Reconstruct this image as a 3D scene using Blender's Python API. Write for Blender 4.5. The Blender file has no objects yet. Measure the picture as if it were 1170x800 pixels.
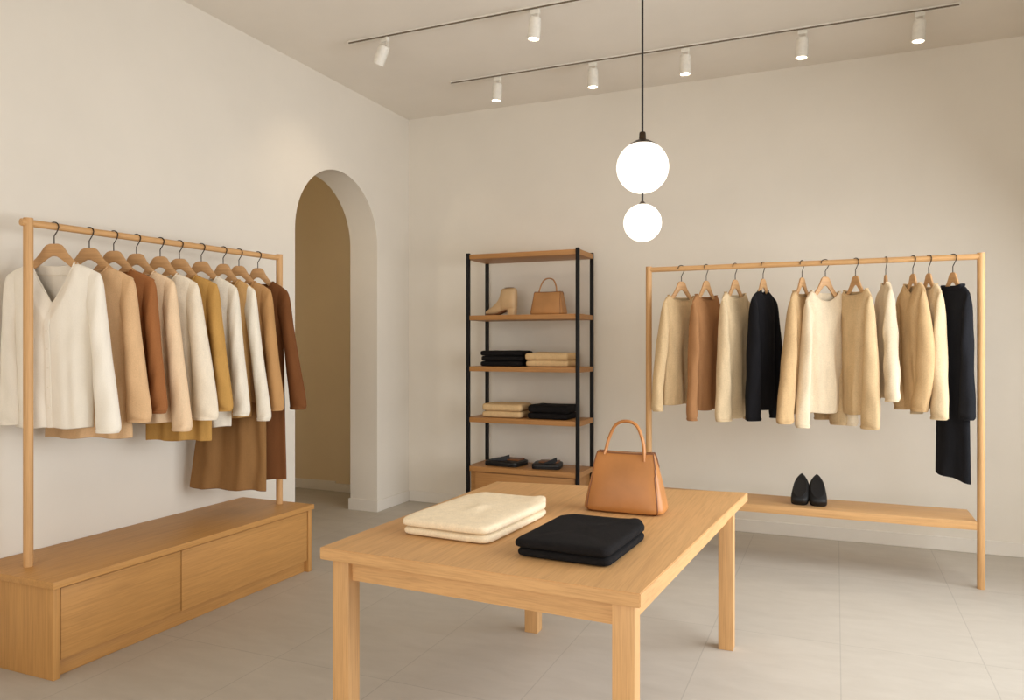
import bpy, bmesh, math, random
from mathutils import Vector, Matrix, noise
random.seed(7)
S = bpy.context.scene
COL = S.collection
PI = math.pi
R = math.radians

# ------------------------------------------------------------------ materials
def srgb(r, g, b):
    f = lambda v: (v/12.92 if v <= .04045 else ((v+.055)/1.055)**2.4)
    return (f(r/255), f(g/255), f(b/255), 1)

class NT:
    def __init__(s, name):
        s.m = bpy.data.materials.new(name); s.m.use_nodes = True
        s.t = s.m.node_tree; s.b = s.t.nodes['Principled BSDF']
    def n(s, typ, **kw):
        o = s.t.nodes.new(typ)
        for k, v in kw.items():
            if k in o.inputs: o.inputs[k].default_value = v
            else: setattr(o, k, v)
        return o
    def l(s, a, ao, b, bi): s.t.links.new(a.outputs[ao], b.inputs[bi])
    def ramp(s, src, out, stops):
        r = s.n('ShaderNodeValToRGB'); e = r.color_ramp.elements
        while len(e) < len(stops): e.new(.5)
        for el, (p, c) in zip(e, stops): el.position = p; el.color = c
        s.l(src, out, r, 'Fac'); return r
    def bump(s, src, out, strength, dist=.002):
        b = s.n('ShaderNodeBump', Strength=strength, Distance=dist)
        s.l(src, out, b, 'Height'); s.l(b, 'Normal', s.b, 'Normal'); return b
    def coords(s, scale=(1, 1, 1)):
        c = s.n('ShaderNodeTexCoord'); mp = s.n('ShaderNodeMapping')
        mp.inputs['Scale'].default_value = scale
        s.l(c, 'Object', mp, 'Vector'); return mp

def scale_c(c, k): return (min(1, c[0]*k), min(1, c[1]*k), min(1, c[2]*k), 1)

def wood(name, c, axis, rough=.48):
    """oak veneer, grain running along the given axis of the mesh"""
    w = NT(name)
    sc = [22, 22, 22]; sc[axis] = 1.1
    mp = w.coords(sc)
    n1 = w.n('ShaderNodeTexNoise', Scale=1.6, Detail=6, Roughness=.6, Distortion=.6)
    w.l(mp, 'Vector', n1, 'Vector')
    sc2 = [170, 170, 170]; sc2[axis] = 5
    mp2 = w.coords(sc2)
    n2 = w.n('ShaderNodeTexNoise', Scale=1.0, Detail=3, Roughness=.6)
    w.l(mp2, 'Vector', n2, 'Vector')
    r1 = w.ramp(n1, 'Fac', [(.25, scale_c(c, .87)), (.5, c), (.75, scale_c(c, 1.07))])
    r2 = w.ramp(n2, 'Fac', [(.36, (.78, .74, .70, 1)), (.58, (1, 1, 1, 1))])
    mx = w.n('ShaderNodeMix', data_type='RGBA', blend_type='MULTIPLY')
    mx.inputs[0].default_value = .55
    w.t.links.new(r1.outputs[0], mx.inputs[6]); w.t.links.new(r2.outputs[0], mx.inputs[7])
    w.t.links.new(mx.outputs[2], w.b.inputs['Base Color'])
    w.b.inputs['Roughness'].default_value = rough
    w.b.inputs['Specular IOR Level'].default_value = .35
    w.bump(n2, 'Fac', .12, .001)
    return w.m

def plaster(name, c):
    w = NT(name); mp = w.coords()
    n = w.n('ShaderNodeTexNoise', Scale=1.3, Detail=5, Roughness=.6); w.l(mp, 'Vector', n, 'Vector')
    r = w.ramp(n, 'Fac', [(.3, scale_c(c, .965)), (.7, scale_c(c, 1.02))])
    w.l(r, 'Color', w.b, 'Base Color')
    n2 = w.n('ShaderNodeTexNoise', Scale=55, Detail=4); w.l(mp, 'Vector', n2, 'Vector')
    w.bump(n2, 'Fac', .06, .004)
    w.b.inputs['Roughness'].default_value = .92
    w.b.inputs['Specular IOR Level'].default_value = .15
    return w.m

def flat(name, c, rough=.5, metal=0., spec=.4):
    w = NT(name); mp = w.coords()
    n = w.n('ShaderNodeTexNoise', Scale=40, Detail=3); w.l(mp, 'Vector', n, 'Vector')
    r = w.ramp(n, 'Fac', [(.3, scale_c(c, .93)), (.7, scale_c(c, 1.05))])
    w.l(r, 'Color', w.b, 'Base Color')
    w.b.inputs['Roughness'].default_value = rough
    w.b.inputs['Metallic'].default_value = metal
    w.b.inputs['Specular IOR Level'].default_value = spec
    return w.m

def fabric(name, c, weave=190, fuzz=.5, mottled=.10, strength=.5, sheen=.15):
    w = NT(name); mp = w.coords()
    n = w.n('ShaderNodeTexNoise', Scale=weave, Detail=2, Roughness=.7); w.l(mp, 'Vector', n, 'Vector')
    mp2 = w.coords((30, 30, 7))
    n2 = w.n('ShaderNodeTexNoise', Scale=1, Detail=4); w.l(mp2, 'Vector', n2, 'Vector')
    ad = w.n('ShaderNodeMath', operation='MULTIPLY_ADD'); ad.inputs[1].default_value = .55
    w.l(n, 'Fac', ad, 0)
    mu = w.n('ShaderNodeMath', operation='MULTIPLY'); mu.inputs[1].default_value = .45
    w.l(n2, 'Fac', mu, 0); w.l(mu, 'Value', ad, 2)
    r = w.ramp(ad, 'Value', [(.33, scale_c(c, 1-mottled)), (.66, scale_c(c, 1+mottled))])
    w.l(r, 'Color', w.b, 'Base Color')
    w.b.inputs['Roughness'].default_value = .95
    w.b.inputs['Specular IOR Level'].default_value = .12
    w.b.inputs['Sheen Weight'].default_value = sheen
    w.b.inputs['Sheen Roughness'].default_value = fuzz
    w.b.inputs['Sheen Tint'].default_value = scale_c(c, 1.3)
    w.bump(n, 'Fac', strength, .003)
    return w.m

def leather(name, c, rough=.42):
    w = NT(name); mp = w.coords()
    v = w.n('ShaderNodeTexVoronoi', Scale=230); w.l(mp, 'Vector', v, 'Vector')
    n = w.n('ShaderNodeTexNoise', Scale=7, Detail=4); w.l(mp, 'Vector', n, 'Vector')
    r = w.ramp(n, 'Fac', [(.3, scale_c(c, .86)), (.7, scale_c(c, 1.1))])
    w.l(r, 'Color', w.b, 'Base Color')
    w.b.inputs['Roughness'].default_value = rough
    w.b.inputs['Specular IOR Level'].default_value = .4
    w.bump(v, 'Distance', .12, .001)
    return w.m

def glow(name, c, k):
    w = NT(name)
    lw = w.n('ShaderNodeLayerWeight', Blend=.35)
    r = w.ramp(lw, 'Facing', [(0, c), (1, scale_c(c, .8))])
    w.l(r, 'Color', w.b, 'Emission Color')
    w.b.inputs['Emission Strength'].default_value = k
    w.b.inputs['Base Color'].default_value = (.9, .86, .8, 1)
    w.b.inputs['Roughness'].default_value = .3
    return w.m

OAK = srgb(206, 160, 107)
CAB = srgb(196, 145, 84)
wx, wy, wz = (wood('oak_grain_'+a, OAK, i) for i, a in enumerate(('across', 'along', 'upright')))
SHELF = srgb(176, 126, 74)
cx_, cy_, cz_ = (wood('bench_oak_'+a, CAB, i) for i, a in enumerate(('across', 'along', 'upright')))
sx = wood('shelf_oak_across', SHELF, 0)
hang_m = wood('hanger_wood', srgb(196, 152, 104), 0, .42)
wall_m = plaster('warm_white_plaster', srgb(229, 221, 208))
ceil_m = plaster('ceiling_plaster', srgb(233, 225, 213))
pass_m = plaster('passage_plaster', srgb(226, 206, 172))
base_m = plaster('baseboard_paint', srgb(228, 221, 210))
black_m = flat('black_steel', srgb(26, 25, 26), .42, .5)
hook_m = flat('dark_hook_steel', srgb(62, 52, 44), .35, .8)
brass_m = flat('dark_bronze', srgb(62, 48, 34), .4, .7)
white_m = flat('white_lamp_metal', srgb(232, 226, 214), .4)
slot_m = flat('track_slot', srgb(110, 96, 78), .6)
cord_m = flat('black_cord', srgb(28, 24, 20), .6)
globe_m = glow('opal_glass', (1, .93, .82, 1), 1.35)
lampface_m = glow('lamp_face', (1, .88, .70, 1), 9)
tan_l = leather('tan_leather', srgb(172, 114, 60))
tan_d = leather('tan_leather_edge', srgb(120, 72, 36))
tan_s = leather('tan_leather_small', srgb(186, 134, 82))
beige_l = leather('beige_leather', srgb(206, 172, 128), .55)
shoe_l = leather('black_suede', srgb(22, 20, 20), .6)
black_l = leather('black_leather', srgb(24, 22, 22), .5)

def floor_mat():
    w = NT('stone_tile'); mp = w.coords()
    mp.inputs['Location'].default_value = (.625+.645, -3.0+1.29*4, 0)
    br = w.n('ShaderNodeTexBrick', Scale=1.0, offset=0.0, squash=1.0)
    br.inputs['Mortar Size'].default_value = .0028
    br.inputs['Mortar Smooth'].default_value = .2
    br.inputs['Bias'].default_value = 0
    br.inputs['Brick Width'].default_value = .645
    br.inputs['Row Height'].default_value = 1.29
    base = srgb(191, 183, 171)
    br.inputs['Color1'].default_value = base
    br.inputs['Color2'].default_value = scale_c(base, .965)
    br.inputs['Mortar'].default_value = scale_c(base, .80)
    w.l(mp, 'Vector', br, 'Vector')
    mp2 = w.coords((1, 2.6, 1))
    n = w.n('ShaderNodeTexNoise', Scale=3.2, Detail=8, Roughness=.66, Distortion=.4); w.l(mp2, 'Vector', n, 'Vector')
    r = w.ramp(n, 'Fac', [(.28, (.88, .87, .86, 1)), (.72, (1.0, 1.0, 1.0, 1))])
    mx = w.n('ShaderNodeMix', data_type='RGBA', blend_type='MULTIPLY'); mx.inputs[0].default_value = 1
    w.t.links.new(br.outputs['Color'], mx.inputs[6]); w.t.links.new(r.outputs[0], mx.inputs[7])
    w.t.links.new(mx.outputs[2], w.b.inputs['Base Color'])
    w.b.inputs['Roughness'].default_value = .5
    w.b.inputs['Specular IOR Level'].default_value = .35
    w.bump(n, 'Fac', .05, .004)
    return w.m
floor_m = floor_mat()

# ------------------------------------------------------------------ helpers
def tag(o, label=None, cat=None, group=None, kind=None):
    if label: o['label'] = label
    if cat: o['category'] = cat
    if group: o['group'] = group
    if kind: o['kind'] = kind
    return o

def thing(name, label, cat, loc=(0, 0, 0), rz=0, group=None):
    o = bpy.data.objects.new(name, None); COL.objects.link(o)
    o.empty_display_size = .05
    o.location = loc; o.rotation_euler = (0, 0, rz)
    return tag(o, label, cat, group)

def link(name, bm, mat, parent=None, smooth=True, angle=40):
    me = bpy.data.meshes.new(name)
    bmesh.ops.recalc_face_normals(bm, faces=bm.faces[:])
    bm.to_mesh(me); bm.free()
    for m in (mat if isinstance(mat, (list, tuple)) else [mat]): me.materials.append(m)
    if smooth:
        me.polygons.foreach_set('use_smooth', [True]*len(me.polygons))
        try: me.set_sharp_from_angle(angle=R(angle))
        except Exception: pass
    o = bpy.data.objects.new(name, me); COL.objects.link(o)
    if parent: o.parent = parent
    return o

def add_box(bm, x0, x1, y0, y1, z0, z1, bev=0., seg=2):
    r = bmesh.ops.create_cube(bm, size=1)
    vs = r['verts']
    for v in vs:
        v.co = Vector((x0 if v.co.x < 0 else x1, y0 if v.co.y < 0 else y1, z0 if v.co.z < 0 else z1))
    if bev:
        es = list({e for v in vs for e in v.link_edges})
        bmesh.ops.bevel(bm, geom=es, offset=bev, segments=seg, profile=.6, affect='EDGES')

def box(name, x0, x1, y0, y1, z0, z1, mat, parent=None, bev=.003):
    bm = bmesh.new(); add_box(bm, x0, x1, y0, y1, z0, z1, bev)
    return link(name, bm, mat, parent)

def struct(name, bm, mat, smooth=False):
    o = link(name, bm, mat, None, smooth); o['kind'] = 'structure'; return o

def catmull(pts, n):
    """n samples through tuples of any length"""
    k = len(pts); P = [Vector(p) for p in pts]; out = []
    for i in range(n):
        f = i/(n-1)*(k-1); a = min(int(f), k-2); t = f-a
        p0 = P[a-1] if a > 0 else P[0]*2-P[1]
        p3 = P[a+2] if a+2 < k else P[-1]*2-P[-2]
        p1, p2 = P[a], P[a+1]
        out.append(.5*((2*p1)+(p2-p0)*t+(2*p0-5*p1+4*p2-p3)*t*t+(3*p1-p0-3*p2+p3)*t*t*t))
    return out

def rings(bm, loops, cap0=False, cap1=False, closed=True):
    vs = [[bm.verts.new(p) for p in l] for l in loops]
    n = len(loops[0])
    for a, b in zip(vs, vs[1:]):
        for i in range(n if closed else n-1):
            j = (i+1) % n
            bm.faces.new((a[i], a[j], b[j], b[i]))
    if cap0: bm.faces.new(vs[0])
    if cap1: bm.faces.new(vs[-1][::-1])
    return vs

def add_tube(bm, pts, r, n=10, cap=True):
    pts = [Vector(p) for p in pts]
    loops = []; ref = None
    for i, p in enumerate(pts):
        t = (pts[min(i+1, len(pts)-1)]-pts[max(i-1, 0)]).normalized()
        if ref is None:
            ref = t.orthogonal().normalized()
        ref = (ref-t*ref.dot(t)).normalized()
        b = t.cross(ref)
        rr = r[i] if isinstance(r, (list, tuple)) else r
        loops.append([p+rr*(math.cos(2*PI*k/n)*ref+math.sin(2*PI*k/n)*b) for k in range(n)])
    rings(bm, loops, cap, cap)

def tube(name, pts, r, mat, parent=None, n=10):
    bm = bmesh.new(); add_tube(bm, pts, r, n); return link(name, bm, mat, parent)

def add_lathe(bm, prof, n=32, c=(0, 0, 0)):
    c = Vector(c)
    loops = [[c+Vector((max(r, 1e-4)*math.cos(2*PI*k/n), max(r, 1e-4)*math.sin(2*PI*k/n), z)) for k in range(n)] for r, z in prof]
    rings(bm, loops, True, True)

def lathe(name, prof, mat, parent=None, n=32, c=(0, 0, 0)):
    bm = bmesh.new(); add_lathe(bm, prof, n, c); return link(name, bm, mat, parent)

def mods(o, solid=0., sub=0):
    if solid:
        m = o.modifiers.new('thickness', 'SOLIDIFY'); m.thickness = solid; m.offset = -1
    if sub:
        m = o.modifiers.new('smooth', 'SUBSURF'); m.levels = sub; m.render_levels = sub
    return o

def sgnpow(v, p): return math.copysign(abs(v)**p, v)

# ------------------------------------------------------------------ the room
XL, YB, ZC, XR, YF = -3.953, 6.584, 3.83, 1.75, -1.6
bm = bmesh.new(); add_box(bm, -6.6, XR+.2, YF-.2, 7.0, -.12, 0); struct('floor', bm, floor_m)
bm = bmesh.new(); add_box(bm, XL-.3, XR+.2, YF-.2, YB+.2, ZC, ZC+.15); struct('ceiling', bm, ceil_m)
bm = bmesh.new(); add_box(bm, XL-.3, XR+.2, YB, YB+.2, 0, ZC); struct('wall_back', bm, wall_m)

A0, A1, AT = 4.844, 6.016, 3.07           # the arched opening in the left wall
AR = (A1-A0)/2; AC = (A0+A1)/2; AS = AT-AR; TH = .30
def left_wall():
    bm = bmesh.new(); n = 72
    arc = [(AC-AR*math.cos(PI*i/n), AS+AR*math.sin(PI*i/n)) for i in range(n+1)]
    for X in (XL, XL-TH):
        V = lambda y, z: bm.verts.new((X, y, z))
        def quad(a, b, c, d): bm.faces.new([V(*p) for p in (a, b, c, d)])
        quad((YF-.2, 0), (A0, 0), (A0, ZC), (YF-.2, ZC))
        quad((A1, 0), (YB+.2, 0), (YB+.2, ZC), (A1, ZC))
        for (ya, za), (yb, zb) in zip(arc, arc[1:]):
            quad((ya, za), (yb, zb), (yb, ZC), (ya, ZC))
    line = [(A0, 0)]+arc+[(A1, 0)]
    for (ya, za), (yb, zb) in zip(line, line[1:]):
        bm.faces.new([bm.verts.new(p) for p in ((XL, ya, za), (XL, yb, zb), (XL-TH, yb, zb), (XL-TH, ya, za))])
    bmesh.ops.remove_doubles(bm, verts=bm.verts[:], dist=1e-5)
    me = bm
    o = link('wall_left', me, wall_m, None, False); o['kind'] = 'structure'
left_wall()
# passage behind the arch
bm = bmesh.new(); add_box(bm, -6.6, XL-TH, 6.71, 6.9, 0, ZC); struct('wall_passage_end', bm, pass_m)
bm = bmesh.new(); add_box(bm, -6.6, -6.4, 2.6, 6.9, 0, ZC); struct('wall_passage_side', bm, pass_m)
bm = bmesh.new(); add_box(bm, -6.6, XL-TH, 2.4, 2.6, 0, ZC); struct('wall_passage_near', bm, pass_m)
bm = bmesh.new(); add_box(bm, -6.6, XL-TH, 2.4, 6.9, ZC, ZC+.15); struct('ceiling_passage', bm, ceil_m)
# baseboards
BH, BT = .105, .014
def board(name, *a):
    bm = bmesh.new(); add_box(bm, *a, bev=.003, seg=1); struct(name, bm, base_m)
board('baseboard_back', XL+BT, XR, YB-BT, YB, 0, BH)
bm = bmesh.new()
add_box(bm, XL, XL+BT, A1-BT, YB, 0, BH, .003, 1)
add_box(bm, XL-TH-BT, XL+.002, A1-BT+.0005, A1, 0, BH)
struct('baseboard_left', bm, base_m)
bm = bmesh.new()
add_box(bm, XL, XL+BT, YF, 2.36, 0, BH, .003, 1)
add_box(bm, XL, XL+BT, 4.30, A0+BT, 0, BH, .003, 1)
add_box(bm, XL-TH, XL+BT, A0, A0+BT, 0, BH, .003, 1)
struct('baseboard_left_near', bm, base_m)
board('baseboard_passage', -6.4, -4.93, 6.71-BT, 6.71, 0, BH)
board('trim_passage', -4.93, XL-TH, 6.71-BT*2.2, 6.71, 0, BH*.8)

# right wall with a tall shop window, front wall with glazing added for soft fill (both outside the picture)
glass = NT('window_glass')
gl = glass.n('ShaderNodeBsdfTransparent'); gg = glass.n('ShaderNodeBsdfGlossy', Roughness=.02)
fr = glass.n('ShaderNodeFresnel', IOR=1.45); ms = glass.n('ShaderNodeMixShader')
glass.l(fr, 'Fac', ms, 0); glass.t.links.new(gl.outputs[0], ms.inputs[1]); glass.t.links.new(gg.outputs[0], ms.inputs[2])
glass.t.links.new(ms.outputs[0], glass.t.nodes['Material Output'].inputs['Surface'])
WY0, WY1, WZ0, WZ1 = .6, 5.5, .12, 3.3
bm = bmesh.new()
add_box(bm, XR, XR+.2, YF-.2, WY0, 0, ZC); add_box(bm, XR, XR+.2, WY1, YB+.2, 0, ZC)
add_box(bm, XR, XR+.2, WY0, WY1, 0, WZ0); add_box(bm, XR, XR+.2, WY0, WY1, WZ1, ZC)
struct('wall_right', bm, wall_m)
bm = bmesh.new()
for y in (WY0, (WY0+WY1)/2-.03, WY1-.06): add_box(bm, XR+.06, XR+.14, y, y+.06, WZ0, WZ1)
for z in (WZ0, WZ1-.06): add_box(bm, XR+.06, XR+.14, WY0, WY1, z, z+.06)
wf = struct('window_1', bm, black_m)
bm = bmesh.new(); add_box(bm, XR+.095, XR+.105, WY0+.05, WY1-.05, WZ0+.05, WZ1-.05)
p = link('window_pane', bm, glass.m, wf, False)
FX0, FX1, FZ1 = -3.3, 1.3, 3.2
bm = bmesh.new()
add_box(bm, XL, FX0, YF-.2, YF, 0, ZC); add_box(bm, FX1, XR, YF-.2, YF, 0, ZC)
add_box(bm, FX0, FX1, YF-.2, YF, FZ1, ZC); add_box(bm, FX0, FX1, YF-.2, YF, 0, .12)
struct('wall_front', bm, wall_m)
bm = bmesh.new()
for x in (FX0, -1.8, -.3, FX1-.06): add_box(bm, x, x+.06, YF-.14, YF-.06, .12, FZ1)
for z in (.12, FZ1-.06): add_box(bm, FX0, FX1, YF-.14, YF-.06, z, z+.06)
wf = struct('window_front_fill', bm, black_m)  # unseen window added behind the camera to carry the fill
bm = bmesh.new(); add_box(bm, FX0+.05, FX1-.05, YF-.105, YF-.095, .17, FZ1-.05)
link('window_pane', bm, glass.m, wf, False)

# ------------------------------------------------------------------ display table
TZ = .78
TC = [(-1.820, 2.374), (-.560, 2.318), (-.428, 4.155), (-1.778, 3.93)]   # tabletop corners
def table():
    cx, cy = -1.15, 3.2
    t = thing('display_table', 'long oak display table holding folded knitwear and a tan handbag', 'table', (cx, cy, 0))
    bm = bmesh.new()
    q = [Vector((x-cx, y-cy, 0)) for x, y in TC]; th = .046
    lo = [bm.verts.new((v.x, v.y, TZ-th)) for v in q]; hi = [bm.verts.new((v.x, v.y, TZ)) for v in q]
    bm.faces.new(lo[::-1]); bm.faces.new(hi)
    for i in range(4): bm.faces.new((lo[i], lo[(i+1) % 4], hi[(i+1) % 4], hi[i]))
    bmesh.ops.bevel(bm, geom=bm.edges[:], offset=.003, segments=2, affect='EDGES')
    bm.normal_update()
    for f in bm.faces:
        if abs(f.normal.y) > .8: f.material_index = 1
    link('tabletop', bm, [wy, wx], t)
    # legs: centre of each, square section
    w = .074; hw = w/2
    def inset(i, dx, dy):
        a = q[i]; return a.x+dx, a.y+dy
    L = [inset(0, .045+hw, .02+hw), inset(1, -.022-hw, .018+hw), (-.545+hw-cx-.01, 3.975+hw-cy), (-1.555+hw-cx, 3.80+hw-cy)]
    for x, y in L:
        b2 = bmesh.new(); add_box(b2, x-hw, x+hw, y-hw, y+hw, 0, TZ-th, .004)
        link('leg', b2, wz, t)
    z0, z1 = TZ-th-.078, TZ-th
    def apron(a, b, mat, inward):
        a = Vector((*a, 0)); b = Vector((*b, 0)); d = (b-a).normalized(); nrm = Vector((-d.y, d.x, 0))*inward
        a2 = a+d*hw; b2 = b-d*hw
        bm = bmesh.new(); k = .012
        pts = [a2-nrm*0+nrm*(-k), b2+nrm*(-k), b2+nrm*k, a2+nrm*k]
        lo = [bm.verts.new((p.x, p.y, z0)) for p in pts]; hi = [bm.verts.new((p.x, p.y, z1)) for p in pts]
        bm.faces.new(lo[::-1]); bm.faces.new(hi)
        for i in range(4): bm.faces.new((lo[i], lo[(i+1) % 4], hi[(i+1) % 4], hi[i]))
        link('apron', bm, mat, t)
    apron(L[0], L[1], wx, 1); apron(L[1], L[2], wy, 1); apron(L[2], L[3], wx, 1); apron(L[3], L[0], wy, 1)
table()

# ------------------------------------------------------------------ drawer bench along the left wall
def drawer_bench():
    x0, x1, y0, y1, h = XL+.004, -3.315, 2.375, 4.26, .46
    t = thing('drawer_bench', 'low oak drawer bench along the wall under the clothes rail', 'cabinet', ((x0+x1)/2, (y0+y1)/2, 0))
    cx, cy = (x0+x1)/2, (y0+y1)/2; T = lambda a: (a[0]-cx, a[1]-cx, a[2]-cy, a[3]-cy, a[4], a[5])
    def bx(name, *a, mat=cy_, bev=.003): return box(name, *T(a), mat, t, bev)
    bx('bench_top', x0, x1, y0-.006, y1+.006, h-.034, h)
    bx('side_panel', x0, x1-.014, y0+.004, y0+.040, 0, h-.034, mat=cz_)
    bx('side_panel', x0, x1-.014, y1-.040, y1-.004, 0, h-.034, mat=cz_)
    bx('back_panel', x0, x0+.015, y0+.04, y1-.04, .03, h-.034)
    bx('plinth', x1-.065, x1-.048, y0+.04, y1-.04, 0, .078)
    ym = 3.13
    for a, b in ((y0+.046, ym-.003), (ym+.003, y1-.046)):
        d = bx('drawer', x1-.045, x1-.020, a, b, .082, h-.042)
        # drawer box behind the front
        box('drawer_box', *T((x0+.03, x1-.045, a+.02, b-.02, .09, h-.08)), cy_, d, .002)
drawer_bench()

# ------------------------------------------------------------------ clothes rails
LA, LB, LZ = Vector((-3.680, 2.50, 0)), Vector((-3.545, 4.18, 0)), 2.163
def left_rack():
    t = thing('clothes_rail', 'oak clothes rail with two round posts standing on the drawer bench', 'clothes rack', (LA.x, LA.y, .46))
    B = LB-LA; d = B.normalized()
    for v in (Vector((0, 0, 0)), B):
        bm = bmesh.new(); add_tube(bm, [v, v+Vector((0, 0, .3)), v+Vector((0, 0, LZ-.46+.024))], .0225, 20)
        link('post', bm, wz, t)
    a = Vector((0, 0, LZ-.46))
    tube('rail', [a-d*.035, a+B*.5, a+B+d*.012], .018, wy, t, 18)
left_rack()
RY, RXA, RXB, RZ = 5.625, -1.293, .852, 2.125
def right_rack():
    t = thing('clothes_rail', 'tall oak clothes rail with a low bench shelf by the back wall', 'clothes rack', (RXA, RY, 0))
    w = RXB-RXA
    for x in (0, w): 
        bm = bmesh.new(); add_tube(bm, [(x, 0, 0), (x, 0, 1), (x, 0, RZ+.024)], .0225, 20); link('post', bm, wz, t)
    tube('rail', [(-.0, 0, RZ), (w/2, 0, RZ), (w, 0, RZ)], .019, wx, t, 18)
    bm = bmesh.new(); add_box(bm, .0, w-.0235, -.02, .385, .375, .43, .004)
    link('bench_shelf', bm, wx, t)
right_rack()

# ------------------------------------------------------------------ hangers and garments
def hanger(p, yaw, half, drop, label, group, zr, rr, rail_dir):
    """half: arm length each way, drop: from the rail centre to the top of the wood"""
    z0 = zr-drop
    t = thing('clothes_hanger', label, 'hanger', (p[0], p[1], z0), yaw, group)
    k = half/.2
    up = [(0, 0), (.024, -.001), (.044, -.012), (.062, -.040), (.088, -.074), (.122, -.106), (.160, -.130), (.2, -.148)]
    lo = [(0, -.064), (.012, -.066), (.03, -.077), (.055, -.097), (.085, -.122), (.12, -.148), (.16, -.168), (.195, -.182)]
    n = 26
    U = catmull([(a*k, b, 0) for a, b in up], n); Lw = catmull([(a*k, b, 0) for a, b in lo], n)
    bm = bmesh.new(); th = .0075
    full_u = [Vector((-v.x, 0, v.y)) for v in U[:0:-1]]+[Vector((v.x, 0, v.y)) for v in U]
    full_l = [Vector((-v.x, 0, v.y)) for v in Lw[:0:-1]]+[Vector((v.x, 0, v.y)) for v in Lw]
    loops = []
    for a, b in zip(full_u, full_l):
        m = (a+b)/2; hv = (a-b)/2
        ring = []
        for i in range(12):
            f = 2*PI*i/12
            ring.append(m+hv*sgnpow(math.sin(f), .55)+Vector((0, th*sgnpow(math.cos(f), .55), 0)))
        loops.append(ring)
    rings(bm, loops, True, True)
    link('wooden_arms', bm, hang_m, t)
    top = drop
    rz = rr+.0045; rx = rz/max(.45, abs(math.sin(yaw-rail_dir)))
    cz = top-.0004
    pts = [(0, 0, -.01), (0, 0, .015), (0, 0, .032), (.001, 0, .040), (rx*.72, 0, cz-rz*.95)]
    for i in range(14):
        f = R(-25+i*17)
        pts.append((rx*math.cos(f), 0, cz+rz*math.sin(f)))
    pts = [Vector(q) for q in pts]
    tube('hook', catmull(pts, 40), .0029, hook_m, t, 8)
    return t

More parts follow.
